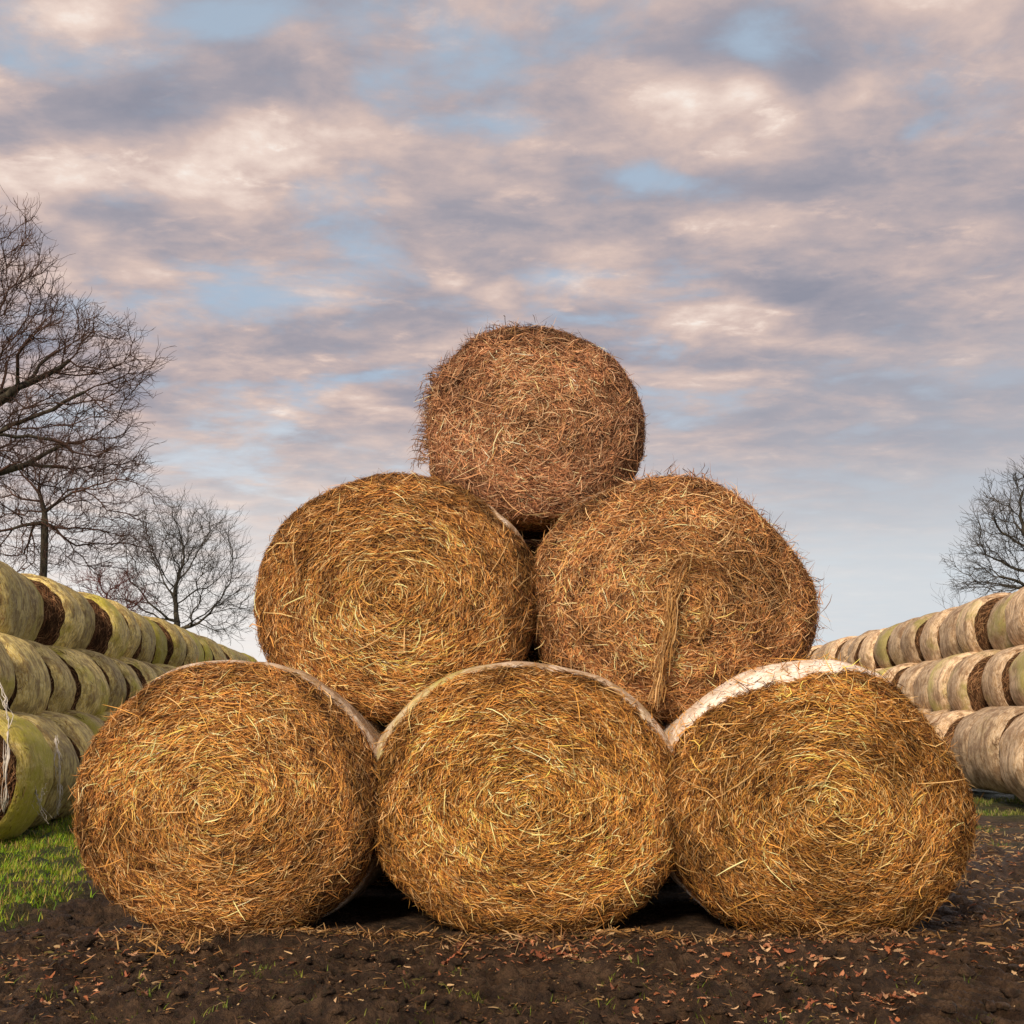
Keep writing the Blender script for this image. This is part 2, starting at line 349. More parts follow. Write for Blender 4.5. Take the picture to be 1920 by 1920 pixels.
def pack(lst):
    V = []; F = []; C = []; o = 0
    for v, f, c in lst: V.append(v); F.append(f + o); C.append(c); o += len(v)
    return np.concatenate(V), np.concatenate(F), np.clip(np.concatenate(C), .004, .95)

GOLD = [(.80, .41, .095), (.58, .27, .065), (.30, .125, .04), (.94, .62, .26), (.10, .04, .018), (.50, .32, .075)]
PINK = [(.68, .36, .18), (.52, .255, .125), (.31, .14, .075), (.84, .56, .33), (.11, .045, .03), (.46, .28, .10)]
CW = [.25, .26, .21, .10, .23, .05]
def front_bale(label, px, py, wpx, zlo, zhi, Y, L, yaw, seed, redness=0.0, spiral=None, net=None, n=46000, ang=.36, cuts=(), whisk=500, c=.15, dome=.045, flat=.05, fringe=None, category='hay bale'):
    rng = np.random.RandomState(seed)
    ctr = at_depth_y(px, py, Y); v = (960 - py) / 2000; t = Y / (CT - ST * v)
    w = wpx / 2000 * t; h = zhi - zlo
    sh = Shape(w, h, L, seed=seed, cuts=cuts, c=c, dome=dome, flat=flat)
    # turn round the middle of the front face
    e = empty('hay_bale', (ctr[0], Y, zlo), yaw)
    tag(e, label, category, 'round hay bales of the front pyramid')
    pal = [tuple(np.array(a) * (1 - redness) + np.array(q) * redness) for a, q in zip(GOLD, PINK)]
    Vb, Fb = sh.body(shrink=.012)
    Cb = np.full((len(Vb), 3), 1.0) * np.array([.055, .024, .010])
    def tint(X):   # weathered brown outer layers, yellower core
        r = np.hypot(X[:, 0], (X[:, 2] - h / 2) / sh.b) / sh.R
        f = 1.08 - .36 * sst(r, .6, .95); rings = 1 + .20 * np.sin(r * 26 + 3 * fbm(X[:, 0] * 3 + seed, X[:, 2] * 3, 2))
        return np.stack([f * rings, f * rings * (1 - .06 * r), f * rings * (1 - .0 * r)], -1)
    L_ = [(Vb, Fb, Cb)]
    kk = dict(cols=pal, colw=CW, tint=tint)
    L_.append(strands(sh, rng, int(n * .9), 0, sh.R, (.025, .085), (.0024, .0052), .008, ang, K=3, **kk))
    L_.append(strands(sh, rng, int(n * .42), sh.w1 * .93, sh.w2 + .32, (.03, .11), (.0024, .0054), .007, ang * .8, K=3, **kk))
    L_.append(strands(sh, rng, int(n * .12), 0, sh.R, (.05, .15), (.0025, .005), .012, ang * 1.4, pal, [.4, .2, .05, .35, 0, .05], stick=.03, tint=tint))
    L_.append(strands(sh, rng, whisk // 3, 0, sh.w2, (.10, .30), (.004, .007), .02, 1.2, pal, [.3, .1, 0, .8, 0, 0], bend=.25, stick=.06))
    L_.append(strands(sh, rng, whisk * 2, sh.w1, sh.w2 + .7, (.03, .12), (.002, .0035), .012, .9, pal, [.3, .3, .2, .2, .1, 0], stick=.04))
    if fringe:
        for (p0, p1, cnt, ln) in fringe:
            L_.append(strands(sh, rng, cnt, sh.w1, sh.w2 + .3, ln, (.003, .006), .025, 1.1, pal, [.3, .3, .3, .2, .2, 0], stick=.06, phr=(math.radians(p0), math.radians(p1)), bend=1.3))
    V, F, C = pack(L_)
    mesh('hay_body', V, F, M_straw, e, col=C)
    if net: net_part(sh, e, net, seed, .04 if zlo < .5 else .13, mat=M_net_white if seed == 3 else None)
    return e, sh
def net_part(sh, e, net, seed, base=.02, mat=None, off=.021, nph=160, nw=40, name='net_wrap'):
    ph = np.linspace(0, 2 * np.pi, nph + 1)
    edge = np.full(nph + 1, sh.w2 + base) + .16 * sst(-np.sin(ph), .05, .6)
    deg = np.degrees(ph) % 360
    for (a, wd, amt) in net:
        dd = (deg - a + 180) % 360 - 180; edge = edge - amt * np.exp(-(dd / wd) ** 2)
    edge = edge + .028 * fbm(3 * np.cos(ph) + seed + 9, 3 * np.sin(ph) + 9, 3)
    edge = edge + .022 * fbm(14 * np.cos(ph) + seed + 9, 14 * np.sin(ph) + 9, 2)
    s = np.linspace(0, 1, nw) ** 1.4
    Wg = edge[:, None] * (1 - s) + (sh.w3 + .02) * s; PH = np.repeat(ph[:, None], nw, 1)
    N = sh.nrm(Wg, PH)
    lif = off * sst(s, 0, .03)[None, :] * 1.0 + .004 + .004 * fbm(PH * 2, Wg * 60, 2)
    V = sh.pos(Wg, PH) + N * lif[..., None]
    uv = np.stack([PH, Wg], -1).reshape(-1, 2)
    return mesh(name, V.reshape(-1, 3), gridf(nph + 1, nw), mat or M_net_front, e, uv=uv)

R = math.radians
front_bale("golden hay bale at the bottom row's left end, pale net showing down its right edge", 408, 1490, 592, -.05, 1.45, 5.92, 1.35, R(-5), 1, .12,
           net=[(55, 36, .09), (10, 30, .05), (120, 30, .05), (160, 40, .04)], cuts=((-.5, -.87, .80),))
front_bale("golden hay bale in the bottom row's centre, pale net band arching over it", 990, 1496, 612, -.05, 1.45, 5.94, 1.35, R(1), 2, .0,
           net=[(90, 50, .12), (150, 30, .12), (30, 30, .12), (185, 25, .09)])
front_bale("golden hay bale at the bottom row's right end, bright white net over its top", 1560, 1496, 612, -.06, 1.45, 5.88, 1.35, R(3), 3, .0,
           net=[(112, 30, .20), (80, 28, .16), (140, 18, .08)], c=.2, cuts=((.85, .53, .78),), whisk=700, fringe=[(20, 160, 500, (.08, .22))])
front_bale("dark gold hay bale on the left of the pyramid's middle row", 738, 1123, 545, 1.08, 2.62, 6.12, 1.3, R(3), 4, .18,
           net=[(38, 14, .27)], ang=.36, c=.2, dome=.07)
eM2, shM2 = front_bale("shaggy brown hay bale in the middle row with a straw hank hanging down its face", 1272, 1118, 556, 1.08, 2.62, 6.12, 1.3, R(-2), 5, .5,
           net=[(128, 22, .16)], ang=.62, c=.22, dome=.12, whisk=800, fringe=[(-20, 110, 700, (.05, .16))], cuts=((.75, .66, .76),))
eT, shT = front_bale("reddish brown hay bale alone on top of the pyramid, frayed along its left side", 993, 803, 448, 2.32, 3.67, 6.5, 1.12, R(0), 6, .95,
           ang=.6, c=.16, cuts=((-1, 0, .66), (-.8, .6, .72)), whisk=500, fringe=[(135, 190, 700, (.06, .2)), (80, 125, 260, (.04, .12))])
# hanging hank of straw on the middle-right bale
rng = np.random.RandomState(55); segs = []
def hank(pts_px, n, spread, wd, e, sh, name):
    pts = np.array([at_depth_y(x, y, Y) for x, y, Y in pts_px]) - np.array(e.location)
    V = []; F = []; C = []; K = len(pts)
    for i in range(n):
        o = rng.normal(0, 1, 3) * spread; wv_ = rng.normal(0, .012, 3); fr_ = rng.uniform(.6, 1.8); ph_ = rng.uniform(0, 6); a0 = rng.uniform(0, .7); a1 = min(1.0, a0 + rng.uniform(.15, .5))
        q = []
        for k in range(6):
            t = (a0 + (a1 - a0) * k / 5) * (K - 1); j = min(int(t), K - 2); f = t - j
            q.append(pts[j] * (1 - f) + pts[j + 1] * f + o * (.7 + 1.1 * abs(t / (K - 1) - .45)) + rng.normal(0, .009, 3) + wv_ * math.sin(k * fr_ + ph_))
        q = np.array(q); B = rng.normal(0, 1, 3); B[2] *= .2; B /= np.linalg.norm(B); b0 = len(V)
        hw = rng.uniform(*wd) / 2
        for k in range(6): V += [q[k] - B * hw, q[k] + B * hw]
        for k in range(5): F.append((b0 + 2 * k, b0 + 2 * k + 1, b0 + 2 * k + 3, b0 + 2 * k + 2))
        c = np.array(random.choice([(.70, .42, .16), (.50, .27, .09), (.88, .60, .30), (.36, .18, .07)])) * rng.uniform(.7, 1.15); C += [c] * 12
    return np.array(V), np.array(F), np.array(C)
h1 = hank([(1300, 1040, 6.10), (1262, 1110, 6.05), (1258, 1180, 6.05), (1240, 1240, 6.08), (1228, 1320, 6.14)], 190, .020, (.003, .006), eM2, shM2, '')
h2 = hank([(1320, 1080, 6.10), (1325, 1130, 6.06), (1318, 1180, 6.08), (1312, 1200, 6.1)], 60, .016, (.003, .006), eM2, shM2, '')
h3 = hank([(1200, 1080, 6.12), (1280, 1050, 6.07), (1360, 1060, 6.1), (1400, 1100, 6.14)], 80, .05, (.003, .006), eM2, shM2, '')
h4 = hank([(1285, 1120, 6.12), (1285, 1150, 6.07), (1286, 1185, 6.08)], 12, .006, (.004, .007), eM2, shM2, '')
V, F, C = pack([h1, h2, h3, h4]); tag(mesh('loose_straw', V, F, M_straw, eM2, col=C), 'pale straw hank hanging straight down')
# frayed wisps along the left side and top of the topmost bale
def wisps(spots, e):
    V = []; F = []; C = []
    for (x0, y0, x1, y1, n, dx0, up) in spots:
        for i in range(n):
            f = rng.rand(); p = at_depth_y(x0 + (x1 - x0) * f, y0 + (y1 - y0) * f, 6.62 + rng.uniform(-.05, .25)) - np.array(e.location)
            d_ = np.array([dx0 * rng.uniform(.4, 1.2), rng.normal(0, .3), up * rng.uniform(.2, 1)]); L_ = rng.uniform(.05, .17); st = L_ / 6; b0 = len(V); hw = rng.uniform(.0015, .0026)
            q = [p - d_ * .03]
            for k in range(6): d_ = d_ / np.linalg.norm(d_); q.append(q[-1] + d_ * st); d_ = d_ + np.array([rng.normal(0, .25), rng.normal(0, .2), -.32 + rng.normal(0, .2)])
            for k in range(7): V += [q[k] - np.array([hw, 0, hw]), q[k] + np.array([hw, 0, hw])]
            for k in range(6): F.append((b0 + 2 * k, b0 + 2 * k + 1, b0 + 2 * k + 3, b0 + 2 * k + 2))
            C += [np.array((.26, .14, .07)) * rng.uniform(.5, 1.6)] * 14
    return np.array(V), np.array(F), np.array(C)
V, F, C = wisps([(812, 690, 792, 870, 150, -1, .2), (900, 640, 830, 700, 70, -.6, .7), (925, 622, 975, 618, 45, -.3, 1.2)], eT)
tag(mesh('loose_straw', V, F, M_straw, eT, col=C), 'thin dark wisps curling off the left side')
# bales just behind the pyramid, glimpsed in the dark gaps
for i, (X, Y, z, lab) in enumerate([(-.80, 7.45, -.02, "shaded hay bale behind the dark gap between the left and centre bottom bales"),
                                    (.84, 7.45, -.02, 'shaded hay bale behind the dark gap between the centre and right bottom bales'),
                                    (.13, 7.72, 1.09, 'shaded hay bale behind the dark gap right under the topmost bale')]):
    e = empty('hay_bale', (X, Y, z)); tag(e, lab, 'hay bale', 'hay bales behind the front pyramid')
    sh = Shape(1.6, 1.4, 1.3, seed=20 + i); rg = np.random.RandomState(70 + i); Vb, Fb = sh.body(shrink=.01)
    V, F, C = pack([(Vb, Fb, np.full((len(Vb), 3), 1.) * np.array([.08, .04, .016])), strands(sh, rg, 4000, 0, sh.w2, (.06, .2), (.006, .012), .008, .4, GOLD, CW)])
    mesh('hay_body', V, F, M_straw, e, col=C); net_part(sh, e, [], 20 + i)

# ------------------------------------------------------------------ side stacks
def proto_bale(seed, matnet):
    sh = Shape(1.27, 1.24, 1.0, c=.26, dome=.03, seed=seed, lump=.03, flat=.03, barrel=.03)
    Vb, Fb = sh.body(72, 60)
    rg = np.random.RandomState(300 + seed)
    cols = [(.24, .13, .065), (.17, .085, .04), (.10, .045, .022), (.30, .18, .09)]
    parts = [strands(sh, rg, 2600, sh.w1 * .7, sh.w1 + .31, (.06, .15), (.005, .010), .005, .35, cols, [.3, .3, .2, .2], stick=.0)]
    wb = Shape(1.27, 1.24, 1.0, c=.26, dome=.03, seed=seed, lump=.03, flat=.03, barrel=.03)
    bo = mesh('hay_body', *_m(Vb, Fb, parts), M_straw, None, col=_m.c)
    ph = np.linspace(0, 2 * np.pi, 97); nw = 34; s = np.linspace(0, 1, nw)
    e0 = sh.w1 + .20 + .03 * fbm(2.5 * np.cos(ph) + seed * 2.3, 2.5 * np.sin(ph) + 4, 4); e1 = sh.w4 - .16 + .05 * fbm(2.5 * np.cos(ph) + seed * 1.3, 2.5 * np.sin(ph) + 14, 4)
    Wg = e0[:, None] * (1 - s) + e1[:, None] * s; PH = np.repeat(ph[:, None], nw, 1); N = sh.nrm(Wg, PH)
    sag = .012 * fbm(PH * 2.5 + seed, Wg * 3, 2) + .006 * fbm(PH * .8, Wg * 26 + seed, 2)
    sag[-1] = sag[0]
    Vn = sh.pos(Wg, PH) + N * (.014 + sag)[..., None]
    no = mesh('net_wrap', Vn.reshape(-1, 3), gridf(97, nw), matnet, None, uv=np.stack([PH, Wg], -1).reshape(-1, 2))
    return bo, no
def _m(Vb, Fb, parts):
    V, F, C = pack([(Vb, Fb, np.full((len(Vb), 3), 1.) * np.array([.05, .025, .012]))] + parts); _m.c = C; return V, F
ORD = ['first', 'second', 'third', 'fourth', 'fifth', 'sixth', 'seventh', 'eighth', 'ninth', 'tenth', 'eleventh', 'twelfth', 'thirteenth', 'fourteenth', 'fifteenth', 'sixteenth', 'seventeenth', 'eighteenth', 'nineteenth', 'twentieth', 'twenty-first', 'twenty-second', 'twenty-third', 'twenty-fourth']
TIER = ['bottom', 'middle', 'top']
def stack(side, sx, x_at, y_ref, slope, starts, yend, tops, dxs, matnet, look, protos):
    """starts: first front-Y of each tier; x_at: centre X of each tier at y_ref"""
    rg = random.Random(11 if sx < 0 else 23); first = {}
    out = []
    for k in range(3):
        Y = starts[k]; i = 0
        while Y < yend[k]:
            j = rg.randrange(len(protos)); bo, no = protos[j]
            sc = rg.uniform(.91, 1.06)
            X = x_at[k] + slope * (Y - y_ref[k]) + rg.uniform(-.10, .10)
            e = empty('net_wrapped_bale', (X, Y, tops[k] - 1.24 * sc + rg.uniform(-.02, .03)), -math.atan(slope) + R(rg.uniform(-6, 6)))
            e.scale = (sc * rg.uniform(.98, 1.03), 1, sc)
            tag(e, f'{look}, {ORD[i]} from the {side} photo edge in the {side} stack\'s {TIER[k]} tier', 'round bale', f'net wrapped round bales stacked on the {side}')
            for o in (bo, no):
                c = o if j not in first else o.copy()
                if c is not o: S.collection.objects.link(c)
                c.parent = e
            first[j] = 1
            out.append((k, i, e)); Y += (1.06 if sx < 0 else 1.03) + rg.uniform(0, .06); i += 1
    return out
PL = [proto_bale(i, M_net_left) for i in range(5)]
PR = [proto_bale(10 + i, M_net_right) for i in range(5)]
left = stack('left', -1, (-5.3, -5.95, -6.6), (11.2, 12.3, 13.6), -.085, (9.9, 10.6, 12.0), (30.0, 31.0, 33.5), (1.20, 2.09, 3.07), None, M_net_left,
             'mossy olive bale', PL)
right = stack('right', 1, (7.05, 7.7, 8.35), (14.4, 15.9, 17.3), .051, (13.3, 14.6, 15.6), (32.0, 33.0, 33.8), (1.27, 2.2, 3.2), None, M_net_right,
              'pinkish tan bale', PR)
# torn strips of net hanging off the nearest left bales
def strip(pts, wd, e, name='torn_net'):
    VV = []; FF = []; o_ = 0
    for q_ in range(5):
        v_, f_ = strip1(pts, wd * (.62 if q_ == 0 else .22), e, q_); VV.append(v_); FF.append(f_ + o_); o_ += len(v_)
    tag(mesh(name, np.concatenate(VV), np.concatenate(FF), M_torn, e), 'white torn net strip hanging down')
def strip1(pts, wd, e, q_):
    pts = np.array(pts); n = 26; V = []; rr = np.random.RandomState(int(abs(pts[0][0]) * 1000) % 9999 + q_ * 31); pts = pts + (rr.normal(0, .022, pts.shape) if q_ else 0)
    t = np.linspace(0, len(pts) - 1, n); j = np.minimum(t.astype(int), len(pts) - 2); f = (t - j)[:, None]
    q = pts[j] * (1 - f) + pts[j + 1] * f
    q = q + rr.normal(0, .006, q.shape); Vv = []
    for i in range(n):
        a = i * .55; r = wd * (1 + .5 * math.sin(i * 1.3)) * (.5 + .5 * min(1, (n - i) / 6))
        for k in range(5):
            th = a + k * 2 * math.pi / 5; Vv.append(q[i] + np.array((math.cos(th) * r, math.sin(th) * r * .6, 0)))
    F = []
    for i in range(n - 1):
        for k in range(5): F.append((i * 5 + k, i * 5 + (k + 1) % 5, i * 5 + 5 + (k + 1) % 5, i * 5 + 5 + k))
    bpy.context.view_layer.update()
    Mi = np.array(e.matrix_world.inverted()); Vv = np.array(Vv); Vv = Vv @ Mi[:3, :3].T + Mi[:3, 3]
    return Vv, np.array(F)
def pick(L_, k, i): return [e for a, c, e in L_ if a == k and c == i][0]
strip([at_depth_y(-8, 1270, 10.5), at_depth_y(8, 1310, 10.3), at_depth_y(14, 1345, 10.2), at_depth_y(14, 1420, 9.9), at_depth_y(10, 1500, 9.9), at_depth_y(2, 1555, 10.2)], .014, pick(left, 1, 0))
strip([at_depth_y(60, 1455, 10.3), at_depth_y(66, 1478, 10.3), at_depth_y(74, 1505, 10.35), at_depth_y(88, 1534, 10.4)], .010, pick(left, 0, 0))
strip([at_depth_y(80, 1478, 10.33), at_depth_y(74, 1505, 10.33)], .006, pick(left, 0, 0))
strip([at_depth_y(104, 1385, 11.2), at_depth_y(112, 1425, 10.95), at_depth_y(112, 1490, 10.9), at_depth_y(108, 1530, 10.95)], .012, pick(left, 0, 1))

# ------------------------------------------------------------------ trees
def tube(P0, P1, r0, r1, k):
    """many frustums at once"""
    D = P1 - P0; D /= np.maximum(np.linalg.norm(D, axis=1, keepdims=True), 1e-9)
    up = np.where(np.abs(D[:, 2:3]) > .9, np.array([[1., 0, 0]]), np.array([[0, 0, 1.]]))
    A = np.cross(D, up); A /= np.linalg.norm(A, axis=1, keepdims=True); B = np.cross(D, A)
    th = np.arange(k) * 2 * np.pi / k; cs, sn = np.cos(th), np.sin(th)
    ring = A[:, None, :] * cs[None, :, None] + B[:, None, :] * sn[None, :, None]
    V = np.concatenate([P0[:, None, :] + ring * r0[:, None, None], P1[:, None, :] + ring * r1[:, None, None]], 1).reshape(-1, 3)
    n = len(P0); base = (np.arange(n) * 2 * k)[:, None]; i = np.arange(k)[None, :]; j = (i + 1) % k
    F = np.stack([base + i, base + j, base + k + j, base + k + i], -1).reshape(-1, 4)
    return V, F
def tree(label, base, fork, blobs, nattr, seed, tmat, step=.28, infl=2.2, kill=.5, tip=.006, trunkr=None, twig=(.25, .55), ntw=3, cat='tree', lean=.0, sub=3, name='bare_tree', group='bare winter trees'):
    rng = np.random.RandomState(seed); base = np.array(base, float); fork = np.array(fork, float)
    A = []
    wts = np.array([b_[3] * b_[4] * b_[5] for b_ in blobs]); wts = wts / wts.sum()
    for (cx, cy, cz, rx, ry, rz), q in zip(blobs, wts):
        m_ = max(int(nattr * q), 20); p_ = rng.normal(0, 1, (m_, 3)); p_ /= np.linalg.norm(p_, axis=1, keepdims=True); p_ *= rng.rand(m_, 1) ** .42
        A.append(np.array([cx, cy, cz]) + p_ * np.array([rx, ry, rz]))
    A = np.concatenate(A)
    nodes = []; par = []
    nt_ = max(int(np.linalg.norm(fork - base) / step), 2)
    for i in range(nt_ + 1):
        f = i / nt_; nodes.append(base * (1 - f) + fork * f + np.array([math.sin(f * 5 + seed), math.cos(f * 4 + seed), 0]) * .06 * f); par.append(i - 1)
    ntrunk = len(nodes)
    # straight leaders into every lobe so that the limbs reach it
    N = np.array(nodes); par = list(par)
    nd = np.full(len(A), 1e9); ni = np.zeros(len(A), int)
    def upd(idx0):
        nonlocal nd, ni
        for s in range(idx0, len(N), 200):
            D = np.linalg.norm(A[:, None, :] - N[None, s:s + 200, :], axis=2); k = D.argmin(1); dm = D[np.arange(len(A)), k]
            b_ = dm < nd; nd = np.where(b_, dm, nd); ni = np.where(b_, k + s, ni)
    upd(max(ntrunk - 2, 0))
    for it in range(140):
        act = nd < infl
        if not act.any():
            act = nd < nd.min() + .5
        ids = np.unique(ni[act]); new = []
        for q in ids:
            v = A[act & (ni == q)] - N[q]; v = v / np.linalg.norm(v, axis=1, keepdims=True); s_ = v.sum(0)
            pd = N[q] - N[par[q]] if par[q] >= 0 else np.array([0, 0, 1.]); pd = pd / max(np.linalg.norm(pd), 1e-6)
            s_ = s_ / max(np.linalg.norm(s_), 1e-6) + pd * .55 + rng.normal(0, .34, 3) + np.array([0, 0, .03]); s_ /= np.linalg.norm(s_)
            new.append(N[q] + s_ * step); par.append(q)
        if not new: break
        i0 = len(N); N = np.concatenate([N, np.array(new)]); upd(i0)
        keep = nd > kill
        A = A[keep]; nd = nd[keep]; ni = ni[keep]
        if len(A) < 5 or len(N) > 9000: break
    par = np.array(par); n = len(N)
    rad = np.zeros(n); ch = np.zeros(n, int)
    for i in range(1, n): ch[par[i]] += 1
    acc = np.zeros(n)
    for i in range(n - 1, 0, -1):
        if acc[i] == 0: acc[i] = tip ** 2.25
        acc[par[i]] += acc[i]
    rad = acc ** (1 / 2.25)
    rad = np.maximum(rad, tip)
    if trunkr: rad = np.where(rad > tip * 2, rad * (1 + (trunkr / rad[0] - 1) * (rad / rad[0]) ** .6), rad)
    e = empty(name, base); tag(e, label, cat, group)
    idx = np.arange(1, n)
    tr = idx < ntrunk
    V, F = tube(N[par[idx[tr]]] - base, N[idx[tr]] - base, rad[par[idx[tr]]] * 1.0, rad[idx[tr]], 10); mesh('trunk', V, F, M_bark, e)
    big = (~tr) & (rad[idx] > .03); sm = (~tr) & ~big
    L_ = []; o = 0; Fs = []
    def addt(P0, P1, r0, r1, k):
        nonlocal o
        if len(P0) == 0: return
        V, F = tube(P0 - base, P1 - base, r0, r1, k); L_.append(V); Fs.append(F + o); o += len(V)
    b_ = idx[big]; rp = np.minimum(rad[par[b_]], rad[b_] * 1.35); addt(N[par[b_]], N[b_], rp, rad[b_], 7)
    nlimb = sum(len(f) for f in Fs)
    b_ = idx[sm]; rp = np.minimum(rad[par[b_]], rad[b_] * 1.35); addt(N[par[b_]], N[b_], rp, rad[b_], 4)
    # twigs
    src = np.where((rad < tip * 3.0) & (np.arange(n) > ntrunk))[0]
    P0 = np.repeat(N[src], ntw, 0); dirp = N[src] - N[par[src]]; dirp /= np.maximum(np.linalg.norm(dirp, axis=1, keepdims=True), 1e-6)
    dirp = np.repeat(dirp, ntw, 0)
    cen = np.array([np.average([q[0] for q in blobs], weights=wts), np.average([q[1] for q in blobs], weights=wts), np.average([q[2] for q in blobs], weights=wts) - 1])
    for lev in range(sub):
        k = len(P0); out = P0 - cen; out /= np.linalg.norm(out, axis=1, keepdims=True)
        dr = dirp * .8 + out * .25 + rng.normal(0, .55, (k, 3)) + np.array([0, 0, .12]); dr /= np.linalg.norm(dr, axis=1, keepdims=True)
        ln = rng.uniform(twig[0], twig[1], (k, 1)) * (.72 ** lev)
        rr = np.full(k, tip * .72 * (.80 ** lev)); mid = P0 + dr * ln * .5; d2 = dr + rng.normal(0, .25, (k, 3)) + np.array([0, 0, .1]); d2 /= np.linalg.norm(d2, axis=1, keepdims=True); end = mid + d2 * ln * .5
        addt(P0, mid, rr, rr * .85, 3); addt(mid, end, rr * .85, rr * .6, 3)
        P0 = np.concatenate([mid, end]); dirp = np.concatenate([d2, d2])
        if lev >= 1: s_ = rng.rand(len(P0)) < .5; P0 = P0[s_]; dirp = dirp[s_]
    cr = mesh('crown', np.concatenate(L_), np.concatenate(Fs), tmat, e); cr.data.materials.append(M_bark)
    mi = np.zeros(len(cr.data.polygons), np.int32); mi[:nlimb] = 1; cr.data.polygons.foreach_set('material_index', mi)
    return e
def lobe(px, py, t, rpx, rpy, ry=None):
    c_ = px2w(px, py, t); rx = rpx / 2000 * t; return (*c_, rx, ry or rx, rpy / 2000 * t)
def gpt(px, t): c_ = px2w(px, 1350, t); return (c_[0], c_[1], 0.0)
t = 20
tree("biggest bare tree, its wide dark crown reaching in from the left photo edge", gpt(-250, t), px2w(-215, 1010, t),
     [lobe(-60, 530, t, 150, 130, 2.2), lobe(60, 690, t, 215, 125, 2.2), lobe(-150, 760, t, 200, 180, 2.5), lobe(95, 835, t, 180, 80, 1.8), lobe(190, 680, t, 95, 75, 1.4), lobe(20, 480, t, 75, 85, 1.2), lobe(-220, 550, t, 190, 170, 2.5)],
     4300, 3, M_twig, step=.22, infl=1.7, kill=.33, tip=.0080, trunkr=.40, twig=(.15, .38), ntw=3)
t = 27
tree('middle bare tree with an upright trunk, between the big oak and the small far tree', gpt(68, t), px2w(82, 960, t),
     [lobe(100, 915, t, 190, 105, 2.2), lobe(0, 1000, t, 130, 90, 2), lobe(215, 1010, t, 75, 70, 1.4), lobe(80, 1020, t, 160, 60, 2)], 2100, 4, M_twig, step=.27, infl=1.9, kill=.42, tip=.0085, trunkr=.09, twig=(.2, .5), ntw=3)
t = 36
tree('small rounded bare tree close to the left side of the hay pyramid', gpt(326, t), px2w(328, 1165, t),
     [lobe(340, 1045, t, 110, 100, 2), lobe(400, 1130, t, 75, 70, 1.5), lobe(275, 1110, t, 70, 60, 1.5)], 2700, 9, M_twig_grey, step=.3, infl=2.1, kill=.42, tip=.0085, trunkr=.12, twig=(.25, .6), ntw=3)
t = 33
tree('low reddish bush behind the left stack between two bare trees', gpt(205, t), px2w(205, 1190, t),
     [lobe(190, 1110, t, 55, 45, 1.0), lobe(235, 1130, t, 50, 40, 1.0)], 600, 12, M_twig_red, step=.22, infl=1.6, kill=.4, tip=.010, trunkr=.06, twig=(.2, .45), cat='bush', name='bare_bush', group='bare bushes')
t = 32
tree('bare tree at the right edge, its limbs fanning out above the right stack', gpt(1985, t), px2w(1970, 1150, t),
     [lobe(1985, 970, t, 150, 105, 2.4), lobe(1890, 1040, t, 85, 85, 1.7), lobe(1850, 1090, t, 60, 42, 1.3)], 2600, 15, M_twig_grey, step=.26, infl=1.8, kill=.40, tip=.0095, trunkr=.24, twig=(.18, .45))
t = 37
tree('low spindly bare bush peeping over the right stack beside the right tree', gpt(1800, t), px2w(1800, 1190, t),
     [lobe(1785, 1130, t, 40, 42, .8)], 90, 16, M_twig_grey, step=.3, infl=1.8, kill=.6, tip=.006, trunkr=.05, twig=(.3, .6), ntw=2, sub=2, cat='bush', name='bare_bush', group='bare bushes')

# ------------------------------------------------------------------ ground cover
def hz(X, Y): return gheight(X, Y)
def blades(X, Y, h, w, rng, cols, flat=0.5):
    n = len(X); z = hz(X, Y); az = rng.uniform(0, 2 * np.pi, n); ln = rng.uniform(.3, 1.1, n) * flat
    d_ = np.stack([np.cos(az), np.sin(az)], -1); P0 = np.stack([X, Y, z - .01], -1); K = 4; pts = []
    for k in range(K):
        t_ = k / (K - 1); q = P0.copy(); q[:, :2] += d_ * (h * ln * t_ ** 1.8)[:, None]; q[:, 2] += h * (t_ - .25 * ln * t_ * t_); pts.append(q)
    pts = np.stack(pts, 1); B = np.stack([-d_[:, 1], d_[:, 0], 0 * az], -1)[:, None, :]
    hw = (w[:, None] * np.array([.8, 1, .7, .1])[None, :] / 2)[..., None]
    V = np.stack([pts - B * hw, pts + B * hw], 2).reshape(-1, 3); q = np.arange(K - 1)[None, :] * 2 + (np.arange(n) * 2 * K)[:, None]
    F = np.stack([q, q + 1, q + 3, q + 2], -1).reshape(-1, 4)
    C = np.array(cols)[rng.randint(0, len(cols), n)] * rng.uniform(.65, 1.3, (n, 1)); return V, F, np.repeat(C, 2 * K, 0)
rng = np.random.RandomState(99)
GC = [(.18, .36, .012), (.28, .47, .02), (.42, .50, .03), (.42, .38, .07), (.08, .16, .012), (.40, .28, .10)]
n = 120000; X = rng.uniform(-7.5, -2.3, n); Y = 5.4 + 9.5 * rng.rand(n) ** 1.3; k = rng.rand(n) < grassmask(X, Y) ** 1.5; X, Y = X[k], Y[k]
A1 = blades(X, Y, rng.uniform(.03, .085, len(X)), rng.uniform(.004, .008, len(X)), rng, GC, .8)
n = 60000; X = rng.uniform(4.2, 9, n); Y = rng.uniform(8.5, 17, n); k = rng.rand(n) < grassmask(X, Y) * (fbm(X * 1.5, Y * 1.5, 3) > -.02); X, Y = X[k], Y[k]
A2 = blades(X, Y, rng.uniform(.03, .08, len(X)), rng.uniform(.006, .011, len(X)), rng, [(.12, .20, .02), (.25, .27, .06), (.3, .26, .1)], .8)
